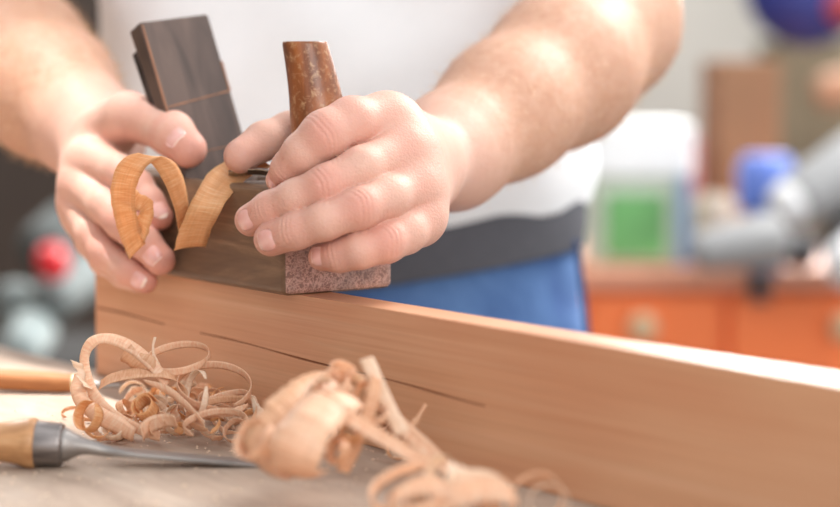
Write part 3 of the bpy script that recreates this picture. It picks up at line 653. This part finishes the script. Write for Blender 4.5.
shv(strip('wood_shaving', [(80, 372, 1.0, -7, 1, 3), (77, 388, .995, -8, 1, 3), (82, 402, .99, -8, 3, 3), (96, 414, .985, -7, 6, 3), (115, 425, .98, -5, 8, 3), (134, 436, .98, -2, 7, 3)], SHAVE, 60, curl=.25), 'broad curved wood shaving at the heap left foot')
shv(strip('wood_shaving', [(155, 337, 1.01, 1.5, 0, 0), (153, 346, 1.01, 1.2, 0, 0), (154, 355, 1.01, 1.6, 0, 0), (158, 364, 1.01, 2.4, 0, 0)], SHAVE_P, 30, ragged=.3), 'thin wood splinter sticking up from the heap top')
shv(coil('wood_shaving', 196, 395, .99, 24, .5, 80, 7, SHAVE_P, -40, 300), 'narrow upright wood shaving ring in the heap right half')
shv(coil('wood_shaving', 222, 414, .985, 36, .34, 6, 8, SHAVE_D, -30, 250), 'low flat wood shaving loop at the heap right foot')
shv(coil('wood_shaving', 216, 424, .965, 32, .30, 4, 7, SHAVE, 0, 230), 'flat wood shaving loop touching the blade at the heap right foot')
shv(coil('wood_shaving', 226, 404, .995, 26, .32, 12, 7, SHAVE, 10, 330), 'small flat wood shaving loop under the large round loop')
shv(strip('wood_shaving', [(76, 362, .995, 5, 2, 2), (80, 370, .995, 5, 2, 2), (82, 380, .995, 4, 3, 2), (90, 388, .99, 5, 2, 2)], SHAVE_P, 26, ragged=.4, rough=.5), 'frayed wood shaving stub left of the tallest loop')
shv(strip('wood_shaving', [(252, 398, .99, -1, 1, 1), (256, 408, .985, -3, 3, 1), (263, 418, .975, -5, 4, 1)], SHAVE_P, 20, ragged=.3), 'small pointed wood shaving at the right end of the heap')
shv(strip('wood_shaving', [(124, 352, 1.0, -6, 7, 3), (134, 360, 1.0, -6, 7, 3), (146, 366, 1.0, -5, 8, 3), (152, 372, 1.0, -4, 7, 3)], SHAVE_D, 30, curl=.3, ragged=.25), 'crumpled wood shaving caught inside the tallest loop')
shv(strip('wood_shaving', [(150, 385, .99, 8, 3, 2), (170, 395, .985, 5, 8, 2), (190, 412, .98, 4, 8, 3), (205, 428, .97, 2, 6, 3)], SHAVE, 40, curl=.3), 'curved wood shaving running down the heap front right')
mats = [SHAVE, SHAVE_P, SHAVE_D, SHAVE_O]
for i in range(64):
    x = random.uniform(90, 262); y = random.uniform(392 if x > 125 else 408, 431); Z = 0.188 * FPX / (y + random.uniform(6, 22) - 65.5); r = random.uniform(7, 19); t = random.uniform(0, 360)
    mt = random.choice(mats); tone = {SHAVE: 'light', SHAVE_P: 'cream', SHAVE_D: 'tan', SHAVE_O: 'orange'}[mt]; side = 'left' if x < 140 else ('middle' if x < 200 else 'right')
    shv(coil('wood_shaving', x, y, Z, r, random.uniform(.3, .9), random.uniform(-60, 60), random.uniform(4, 12), mt, t, t + random.uniform(120, 400), grow=random.uniform(-.3, .2), ragged=.2), 'small %s wood shaving curl in the %s part of the heap behind the chisel' % (tone, side), 'small %s curls in the %s part of the heap behind the chisel' % (tone, side))
# ------------------------------------------------------------------ pile in front of the board
F2 = 'heap of shavings in front of the board'
def s2(o, lab, g=F2): return tag(o, lab, 'wood shaving', g)
s2(strip('wood_shaving', [(352, 386, .905, -6, -12, 6), (328, 386, .89, -10, -16, 8), (306, 400, .872, -16, -19, 8), (282, 428, .858, -20, -22, 8), (262, 456, .85, -20, -16, 8), (272, 476, .85, -16, -6, 8), (290, 470, .862, -14, 0, 8)], SHAVE_D, 80, curl=.18, rough=.05, ragged=.06), 'broad tan wood shaving sloping down the back of the front heap')
s2(strip('wood_shaving', [(352, 396, .86, -14, -8, 5), (330, 402, .845, -20, -10, 6), (308, 424, .832, -24, -10, 8), (292, 450, .828, -26, -10, 8), (292, 472, .835, -24, -3, 8), (312, 478, .85, -18, 4, 8)], SHAVE, 80, curl=.22, rough=.05, ragged=.06), 'widest curled wood shaving at the left of the front heap')
s2(coil('wood_shaving', 258, 440, .855, 22, .6, 60, 24, SHAVE, 30, 330), 'rolled wood shaving end touching the chisel tip')
s2(strip('wood_shaving', [(322, 396, .85, 3, -6, 2), (350, 418, .845, 3, -7, 2), (385, 440, .842, 3, -6, 2), (412, 456, .842, 3, -6, 2), (432, 466, .845, 2, -6, 2)], SHAVE, 50, curl=.3), 'long straight wood shaving strip crossing the front heap')
s2(strip('wood_shaving', [(366, 358, .88, -7, 2, 1), (376, 380, .876, -7, 2, 1), (388, 406, .872, -7, 2, 1), (402, 434, .868, -7, 3, 1)], SHAVE_P, 40, curl=.1), 'pale flat wood shaving standing upright out of the front heap')
s2(strip('wood_shaving', [(376, 376, .87, 5, 3, 2), (372, 400, .865, 6, 2, 2), (362, 430, .862, 6, 3, 2), (350, 456, .862, 6, 3, 2), (342, 472, .862, 6, 2, 2)], SHAVE_D, 50, curl=.2), 'tan wood shaving leaning down the middle of the front heap')
s2(coil('wood_shaving', 334, 384, .875, 20, .55, 20, 12, SHAVE, 0, 400, grow=-.2), 'curled wood shaving on the crest of the front heap')
s2(coil('wood_shaving', 352, 384, .885, 14, .6, -30, 10, SHAVE_P, 0, 420, grow=-.3), 'small pale wood shaving curl on the crest of the front heap')
s2(strip('wood_shaving', [(426, 404, .93, 1.5, 1, 0), (420, 414, .928, 2, 1, 0), (412, 426, .925, 2.5, 1, 0), (410, 440, .92, 2.5, 1, 0)], SHAVE_D, 26, ragged=.3), 'thin wood splinter standing against the board by the front heap')
s2(strip('wood_shaving', [(395, 420, .89, 5, -5, 2), (412, 436, .885, 5, -6, 2), (430, 452, .88, 4, -7, 2), (448, 470, .876, 3, -6, 2)], SHAVE, 30, curl=.2), 'short wood shaving strip leaning towards the nearest heap')
for i in range(26):
    x = random.uniform(318, 420); y = random.uniform(404, 448) ; Z = 0.188 * FPX / (y + random.uniform(16, 34) - 65.5); r = random.uniform(6, 16); t = random.uniform(0, 360)
    mt = random.choice([SHAVE_D, SHAVE, SHAVE_O]); tone = {SHAVE: 'light', SHAVE_D: 'tan', SHAVE_O: 'orange'}[mt]; side = 'left' if x < 368 else 'right'
    s2(coil('wood_shaving', x, y, Z, r, random.uniform(.3, .9), random.uniform(-60, 60), random.uniform(5, 12), mt, t, t + random.uniform(120, 400), ragged=.2), 'small %s wood shaving curl under the %s half of the front heap beside the board' % (tone, side), 'small %s curls under the %s half of the front heap' % (tone, side))
more = [(342, 372, .885, 15, .5, -20, 8, SHAVE, 'open light wood shaving curl at the very top of the front heap'), (322, 392, .872, 17, .6, 40, 9, SHAVE_P, 'cream wood shaving curl resting on the widest shaving'),
        (362, 396, .875, 16, .45, 60, 8, SHAVE_D, 'tan wood shaving ring behind the long straight strip'), (376, 414, .87, 14, .6, 10, 8, SHAVE, 'light wood shaving ring right of the upright pale strip'), (338, 452, .85, 15, .5, 70, 10, SHAVE_D, 'tan wood shaving curl under the long straight strip'),
        (352, 432, .86, 13, .7, 0, 9, SHAVE_O, 'orange wood shaving curl low in the middle of the front heap')]
for cx_, cy_, Z_, r_c, q_, ro_, wd_, mt, lab in more: s2(coil('wood_shaving', cx_, cy_, Z_, r_c, q_, ro_, wd_, mt, 20, 420, grow=-.25, ragged=.12, rough=.06), lab)
F3 = 'nearest heap of shavings at the bottom edge'
s2(coil('wood_shaving', 410, 490, .80, 42, .42, 14, 13, SHAVE, 60, 330), 'large flat wood shaving loop at the left of the nearest heap', F3)
s2(coil('wood_shaving', 441, 476, .80, 20, .55, 72, 14, SHAVE_P, 0, 330), 'upright wood shaving ring on the nearest heap', F3)
s2(strip('wood_shaving', [(430, 506, .79, 3, -12, 4), (455, 496, .79, 2, -13, 4), (482, 490, .79, 1, -12, 5), (506, 492, .79, -3, -11, 5), (516, 502, .79, -6, -8, 5)], SHAVE, 50, curl=.3), 'wide bright wood shaving arch in the middle of the nearest heap', F3)
s2(strip('wood_shaving', [(464, 468, .81, 6, 3, 2), (468, 480, .805, 8, 3, 2), (478, 492, .80, 10, 2, 2), (492, 500, .80, 8, 5, 2)], SHAVE_P, 30, curl=.3), 'short pale wood shaving sticking up from the nearest heap', F3)
s2(strip('wood_shaving', [(392, 500, .79, 2, -9, 3), (412, 488, .79, 2, -9, 3), (436, 486, .79, 0, -9, 3), (458, 498, .79, -3, -8, 3)], SHAVE, 40, curl=.3), 'light wood shaving arch inside the left loop of the nearest heap', F3)
s2(strip('wood_shaving', [(446, 484, .80, 3, -7, 3), (470, 478, .80, 2, -8, 3), (496, 482, .80, -2, -8, 3), (512, 494, .80, -5, -6, 3)], SHAVE_P, 40, curl=.3), 'cream wood shaving arch behind the bright arch of the nearest heap', F3)
s2(coil('wood_shaving', 536, 498, .80, 26, .8, 20, 9, SHAVE, 0, 380, grow=.05), 'round wood shaving ring at the right end of the nearest heap', F3)
s2(coil('wood_shaving', 549, 502, .80, 20, .85, 10, 9, SHAVE_P, 0, 380), 'smaller wood shaving ring nested in the rightmost ring', F3)
for i in range(14):
    x = random.uniform(395, 520); y = random.uniform(496, 520); r = random.uniform(10, 22); t = random.uniform(0, 360)
    s2(coil('wood_shaving', x, y, .80, r, random.uniform(.4, .9), random.uniform(-60, 60), random.uniform(8, 14), [SHAVE, SHAVE_P][i % 2], t, t + random.uniform(160, 400)), 'small %s wood shaving curl low in the %s half of the nearest heap' % (['light', 'cream'][i % 2], 'left' if x < 458 else 'right'), 'small %s curls low in the %s half of the nearest heap' % (['light', 'cream'][i % 2], 'left' if x < 458 else 'right'))
# crumbs of wood on the bench
vs = []; fs = []
for i in range(260):
    qx = random.uniform(0, 420); p = G(qx, max(random.uniform(432, 507) if random.random() < .6 else random.uniform(395, 470), 378 + .268 * (qx - 97)), TT) + Vector((0, 0, 0.0003)); a = random.uniform(0, 6.28); l_ = random.uniform(.0003, .0012); w_ = random.uniform(.0002, .0005)
    d1 = Vector((math.cos(a), math.sin(a), 0)); d2 = Vector((-d1.y, d1.x, 0)); k = len(vs)
    vs += [p - d1 * l_ - d2 * w_, p + d1 * l_ - d2 * w_, p + d1 * l_ + d2 * w_, p - d1 * l_ + d2 * w_, p + Vector((0, 0, w_ * 1.5))]; fs += [(k, k + 1, k + 4), (k + 1, k + 2, k + 4), (k + 2, k + 3, k + 4), (k + 3, k, k + 4)]
o = pydata('sawdust', vs, fs, SHAVE_P, smooth=False); tag(o, 'tiny pale sawdust crumbs scattered over the bench top', 'sawdust', kind='stuff')
# ------------------------------------------------------------------ chisel
hx = V(50, 444, .932); tipp = V(262, 465, .936); hend = V(-190, 434, .93)
ax = (V(60, 445.5, .932) - V(-60, 440, .932)).normalized(); rp = .932 / FPX
a0 = V(36, 443.5, .932)
def onbench(v, r): return Vector((v.x, v.y, max(v.z, TT + r + .0003)))
chis = empty('chisel', (a0.x, a0.y, TT)); tag(chis, 'chisel with a turned pale wooden handle and steel ferrule lying in front of the heap', 'chisel')
lathe('handle', a0, -ax, [(-.001, 20 * rp), (0, 24.5 * rp), (3 * rp, 25.5 * rp), (9 * rp, 24.5 * rp), (20 * rp, 21.5 * rp), (36 * rp, 19.6 * rp), (70 * rp, 20 * rp), (120 * rp, 22 * rp), (170 * rp, 23 * rp), (205 * rp, 20 * rp), (216 * rp, 12 * rp)], HANDLE, chis)
lathe('ferrule', a0 + ax * (-2 * rp), ax, [(0, 22.5 * rp), (1.2 * rp, 23 * rp), (26 * rp, 21.5 * rp), (28.5 * rp, 21 * rp), (29.5 * rp, 19.5 * rp), (29.6 * rp, 16 * rp)], FERR, chis)
# blade: bolster + neck + flat blade in one mesh
P0 = a0 + ax * (27 * rp); P1 = V(108, 451, .934); P2 = V(252, 463.5, .936); ax2 = (P2 - P1).normalized()
prof = [(0, 15), (.4, 17.5), (5, 16.5), (10, 13.5), (17, 10), (26, 8), (38, 6.8), (50, 6)]
vs = []; fs = []; S = 24; path = []
for t, r in prof: path.append((P0 + ax * (t * rp) if t < 20 else (P0 + ax * (20 * rp)).lerp(P1, (t - 20) / 30), r * rp, r * rp, 2.0))
for t in np.linspace(0.06, 1, 8): path.append((P1.lerp(P2, t), 0.0060 if t > .1 else .0048, 0.0012 if t > .1 else .002, 8.0 if t > .1 else 4))
path.append((P2 + ax2 * .006, .0060, .0003, 8.0))
for i, (c, rw, rh, e) in enumerate(path):
    a_ = ax2 if i > 8 else ax; sd = a_.cross(Z1).normalized(); up_ = sd.cross(a_)
    for j in range(S):
        an = 2 * math.pi * (j + .5) / S; ca, sa = math.cos(an), math.sin(an); x = math.copysign(abs(ca) ** (2 / e), ca) * rw; y = math.copysign(abs(sa) ** (2 / e), sa) * rh; vs.append(c + sd * x + up_ * y)
for i in range(len(path) - 1):
    for j in range(S): fs.append((i * S + j, i * S + (j + 1) % S, (i + 1) * S + (j + 1) % S, (i + 1) * S + j))
fs.append(tuple(range(S))[::-1]); fs.append(tuple(range((len(path) - 1) * S, len(path) * S)))
o = pydata('blade', vs, fs, STEEL, chis); bevel(o, .0002, 1, 50)
# second handle behind
a1 = V(74, 385, 1.14); ax1 = (V(74, 385, 1.14) - V(-40, 379, 1.15)).normalized(); rq = 1.14 / FPX; a1.z = TT + 10.8 * rq
t2 = empty('gouge', (a1.x, a1.y, TT)); tag(t2, 'tool with an orange-brown wooden handle lying behind the chisel on the sunlit bench', 'gouge')
lathe('handle', a1, -ax1, [(0, 8.5 * rq), (5 * rq, 9 * rq), (20 * rq, 10 * rq), (70 * rq, 10.6 * rq), (120 * rq, 10 * rq), (170 * rq, 8 * rq), (175 * rq, 4 * rq)], HANDLE2, t2)
lathe('ferrule', a1 - ax1 * (1 * rq), ax1, [(0, 9.2 * rq), (9 * rq, 8.6 * rq), (9.5 * rq, 7 * rq)], plain('pale_ferrule', (214, 196, 160), .4, .3), t2)
lathe('blade', a1 + ax1 * (8 * rq), ax1, [(0, 4 * rq), (6 * rq, 3.4 * rq), (26 * rq, 3 * rq), (40 * rq, 2.2 * rq)], STEEL, t2)
tag(coil('wood_shaving', 70, 412, 1.06, 9, .4, 10, 4, SHAVE_D, 0, 250), 'tiny dark wood shaving curl alone on the sunlit bench', 'wood shaving')
#BACKGROUND
# ------------------------------------------------------------------ background workshop
def bx(name, px0, py0, px1, py1, Z, dp, mat, label, cat, bv=0.004, parent=None, zb=None):
    p0 = V(px0, py1, Z); p1 = V(px1, py0, Z); fr = Matrix.Translation(((p0.x + p1.x) / 2, p0.y, p0.z if zb is None else zb))
    hw = (p1.x - p0.x) / 2; ht = p1.z - (p0.z if zb is None else zb)
    o = box(name, fr, (-hw, 0, 0), (hw, dp, ht), mat, parent, bv); 
    if label: tag(o, label, cat)
    return o
ORANGE = plain('orange_paint', (250, 126, 62), .45, 0, .06, 3); KNOB = plain('drawer_knob', (206, 178, 140), .4)
ZT = 2.9; topz = V(700, 268, ZT).z
tc = empty('tool_cabinet', (V(740, 268, ZT).x, V(740, 268, ZT).y, 0)); tag(tc, 'orange-red tool cabinet with pale round knobs along the back wall right of the person', 'cabinet')
xa = V(585, 300, ZT).x; xb = V(1010, 300, ZT).x; yy = V(700, 268, ZT).y
box('carcass', Matrix.Translation((xa, yy, 0)), (0, .02, 0), (xb - xa, .5, topz - .03), ORANGE, tc, .004)
box('worktop', Matrix.Translation((xa - .01, yy - .01, topz - .03)), (0, 0, 0), (xb - xa + .02, .52, .03), plain('worktop', (214, 150, 120), .5), tc, .004)
dw = (xb - xa) / 3
for i in range(3):
    for j in range(4):
        d_ = box('drawer', Matrix.Translation((xa + i * dw + .006, yy, topz - .03 - .2 * (j + 1))), (0, 0, 0), (dw - .012, .02, .19), ORANGE, tc, .004)
        lathe('knob', Vector((xa + i * dw + dw * (.40 if i == 0 else .82), yy, topz - .085 - .2 * j)), (0, -1, 0), [(0, .009), (.012, .009), (.02, .021), (.032, .019), (.036, .008)], KNOB, d_, 20)
# things on the cabinet
caps_mat = plain('cap_blue', (104, 132, 214), .4)
g = empty('storage_box', (V(640, 262, 2.95).x, V(640, 262, 2.95).y, topz)); tag(g, 'clear green-and-white storage box with a white lid on the orange cabinet', 'storage box')
p0 = V(592, 262, 2.93); p1 = V(690, 124, 2.93); W_ = p1.x - p0.x; H_ = p1.z - topz; fr = Matrix.Translation((p0.x, p0.y, topz + .001))
box('case', fr, (.0, 0, 0), (W_, .16, H_ * .62), plain('box_pale', (196, 206, 186), .4), g, .006)
box('lid', fr, (-.004, -.004, H_ * .62), (W_ + .004, .165, H_), plain('box_white', (246, 248, 246), .4), g, .008)
box('green_label', fr, (W_ * .14, -.006, H_ * .06), (W_ * .74, -.001, H_ * .50), plain('green_card', (104, 168, 98), .5, 0, .4, 14), g, .001)
box('side_strip', fr, (W_ * .86, -.008, 0), (W_ * 1.0, -.001, H_ * .62), plain('blue_strip', (128, 158, 190), .5), g, .001)
bx('red_tin', 618, 138, 700, 110, 3.12, .1, plain('red_tin', (196, 120, 122), .5), 'dusty red box standing behind the white storage box lid', 'box', zb=topz)
bx('cardboard_box', 716, 60, 778, 262, 3.15, .2, plain('cardboard', (146, 108, 80), .8), 'brown cardboard box upright on the orange cabinet behind the blue bottle', 'box', zb=topz)
def jar(name, px, pyb, Z, prof, mat, label, cat, caps=None):
    b = V(px, pyb, Z); b.z = topz + .001; root = empty(name, b); tag(root, label, cat); sc = Z / FPX
    lathe('vessel', b, (0, 0, 1), [(h * sc, r * sc) for h, r in prof], mat, root, 28)
    if caps: lathe('cap', b + Vector((0, 0, caps[0][0] * sc)), (0, 0, 1), [((h - caps[0][0]) * sc, r * sc) for h, r in caps], caps_mat, root, 24)
    return root
jar('spray_bottle', 764, 262, 2.85, [(0, 17), (4, 20), (40, 20), (52, 16), (58, 14)], plain('cyan_plastic', (60, 160, 214), .3), 'bright cyan bottle with a violet-blue cap on the orange cabinet', 'bottle', [(58, 18), (62, 27), (104, 29), (116, 22)])
jar('glue_pot', 712, 262, 3.0, [(0, 20), (4, 24), (56, 24), (64, 18), (66, 18)], plain('beige_pot', (186, 172, 156), .5), 'beige round pot between the storage box and the cyan bottle', 'pot')
# power tool: grey body lying, with pale nose, and dark case
def capsule(name, a, b, ra, rb, mat, parent, seg=24):
    a = Vector(a); b = Vector(b); L = (b - a).length; pr = []
    for i in range(7): t = i / 6 * math.pi / 2; pr.append((-ra * math.cos(t) * .6, max(ra * math.sin(t), .0005)))
    for i in range(7): t = i / 6 * math.pi / 2; pr.append((L + rb * math.sin(t) * .6, max(rb * math.cos(t), .0005)))
    return lathe(name, a, b - a, pr, mat, parent, seg)
GR = plain('grey_plastic', (142, 142, 142), .4); DK = plain('dark_plastic', (58, 56, 58), .5); PALE = plain('pale_plastic', (222, 222, 222), .4)
g = empty('angle_grinder', (V(790, 262, 2.75).x, V(790, 262, 2.75).y, topz)); tag(g, 'grey power tool with a pale rounded nose propped up on the orange cabinet', 'power tool')
capsule('housing', V(800, 200, 2.75), V(880, 150, 2.8), .042, .05, GR, g); capsule('nose', V(786, 206, 2.74), V(806, 196, 2.75), .032, .036, PALE, g); capsule('handle', V(838, 246, 2.75), V(880, 190, 2.8), .03, .03, DK, g)
capsule('foot', V(834, 250, 2.80), V(880, 244, 2.84), .024, .024, DK, g)
g = empty('electric_sander', (V(745, 262, 2.65).x, V(745, 262, 2.65).y, topz)); tag(g, 'long grey tool lying flat at the front of the orange cabinet', 'power tool')
capsule('housing', V(700, 251, 2.7), V(770, 240, 2.72), .026, .040, GR, g); capsule('grip', V(775, 246, 2.72), V(806, 250, 2.73), .026, .026, DK, g)
pdn = V(762, 262, 2.86); box('belt', Matrix.Translation((pdn.x, yy - .016, topz - .05)), (-.012, -.004, 0), (.016, .006, .07), DK, g, .003)
g = empty('white_bag', (V(850, 275, 2.7).x, V(850, 275, 2.7).y, topz)); tag(g, 'white rounded container at the right edge of the orange cabinet', 'container')
capsule('shell', V(846, 268, 2.60), V(884, 244, 2.62), .036, .046, PALE, g)
# far right wall things
g = empty('hanging_helmet', V(806, -14, 3.6)); tag(g, 'dark blue round helmet with a red spot hanging high on the right', 'helmet')
lathe('bowl', V(806, -14, 3.6), (0, -1, .15), [(-.02, .10), (0, .112), (.03, .105), (.055, .075), (.07, .03)], plain('blue_shell', (34, 46, 118), .5), g, 36, sx=1.0)
lathe('red_rim', V(842, 6, 3.55), (0, -1, 0), [(0, .035), (.02, .033), (.03, .01)], plain('red_paint', (150, 54, 66), .5), g, 20)
shf = empty('wall_cabinet', (V(800, 262, 4.6).x, V(800, 262, 4.6).y, topz)); tag(shf, 'olive-brown wooden rack panel on the far wall behind the cardboard box', 'rack')
p0 = V(775, 262, 4.6); p1 = V(960, 38, 4.6); box('panel', Matrix.Translation((p0.x, p0.y, 0)), (0, 0, 0), (p1.x - p0.x, .3, p1.z), plain('olive_wood', (132, 122, 100), .8), shf, .01)
capsule('tan_roll', V(826, 92, 4.4), V(870, 80, 4.4), .04, .04, plain('tan_roll', (196, 148, 118), .7), shf)
# left: dark shelving, machines
DW = plain('dark_cabinet', (40, 34, 30), .7, 0, .2, 3)
sh = empty('dark_cupboard', (V(0, 300, 4.0).x, V(0, 300, 4.0).y, 0)); tag(sh, 'tall dark cupboard against the wall behind the left forearm', 'cupboard')
pa = V(-260, 0, 4.0).x; pb = V(128, 0, 4.0).x
box('carcass', Matrix.Translation((pa, 4.0, 0)), (0, .02, 0), (pb - pa, .45, 2.1), DW, sh, .005)
for i in range(2): box('door', Matrix.Translation((pa + (pb - pa) / 2 * i + .005, 4.0, .05)), (0, 0, 0), ((pb - pa) / 2 - .01, .02, 2.0), plain('brown_door', (62, 50, 42), .6, 0, .2, 4), sh, .003)
# machine on a low stand: rounded grey housings, a wheel and a red knob
ms_ = empty('bench_machine', (V(30, 330, 2.6).x, V(30, 330, 2.6).y, 0)); tag(ms_, 'grey machine with a red knob and rounded metal covers far behind the board end', 'machine')
MET = plain('machine_grey', (122, 130, 128), .6); MD = plain('machine_dark', (50, 48, 46), .6)
box('stand', Matrix.Translation((V(-60, 0, 2.7).x, 2.65, 0)), (0, 0, 0), (V(130, 0, 2.7).x - V(-60, 0, 2.7).x, .4, V(0, 372, 2.65).z), MD, ms_, .01)
capsule('cover', V(14, 292, 2.6), V(16, 322, 2.6), .026, .024, MET, ms_)
capsule('arm', V(52, 300, 2.55), V(108, 262, 2.7), .030, .034, MET, ms_)
capsule('cover', V(22, 350, 2.5), V(34, 330, 2.55), .026, .03, plain('machine_pale', (166, 178, 176), .6), ms_)
capsule('head', V(44, 250, 2.75), V(70, 236, 2.8), .04, .05, plain('machine_mid', (84, 88, 86), .6), ms_)
kn = capsule('red_knob', V(48, 263, 2.5), V(57, 261, 2.5), .024, .024, plain('red_plastic', (226, 40, 48), .35), ms_)
# hand wheel
wc = V(92, 350, 2.7); vs = []; fs = []
for i in range(40):
    a = 2 * math.pi * i / 40
    for j in range(10):
        b = 2 * math.pi * j / 10; r_ = .078 + .011 * math.cos(b); vs.append(wc + D(r_ * math.cos(a), r_ * math.sin(a), .011 * math.sin(b)))
for i in range(40):
    for j in range(10): fs.append((i * 10 + j, i * 10 + (j + 1) % 10, ((i + 1) % 40) * 10 + (j + 1) % 10, ((i + 1) % 40) * 10 + j))
pydata('hand_wheel', vs, fs, plain('wheel_grey', (120, 118, 114), .5), ms_)
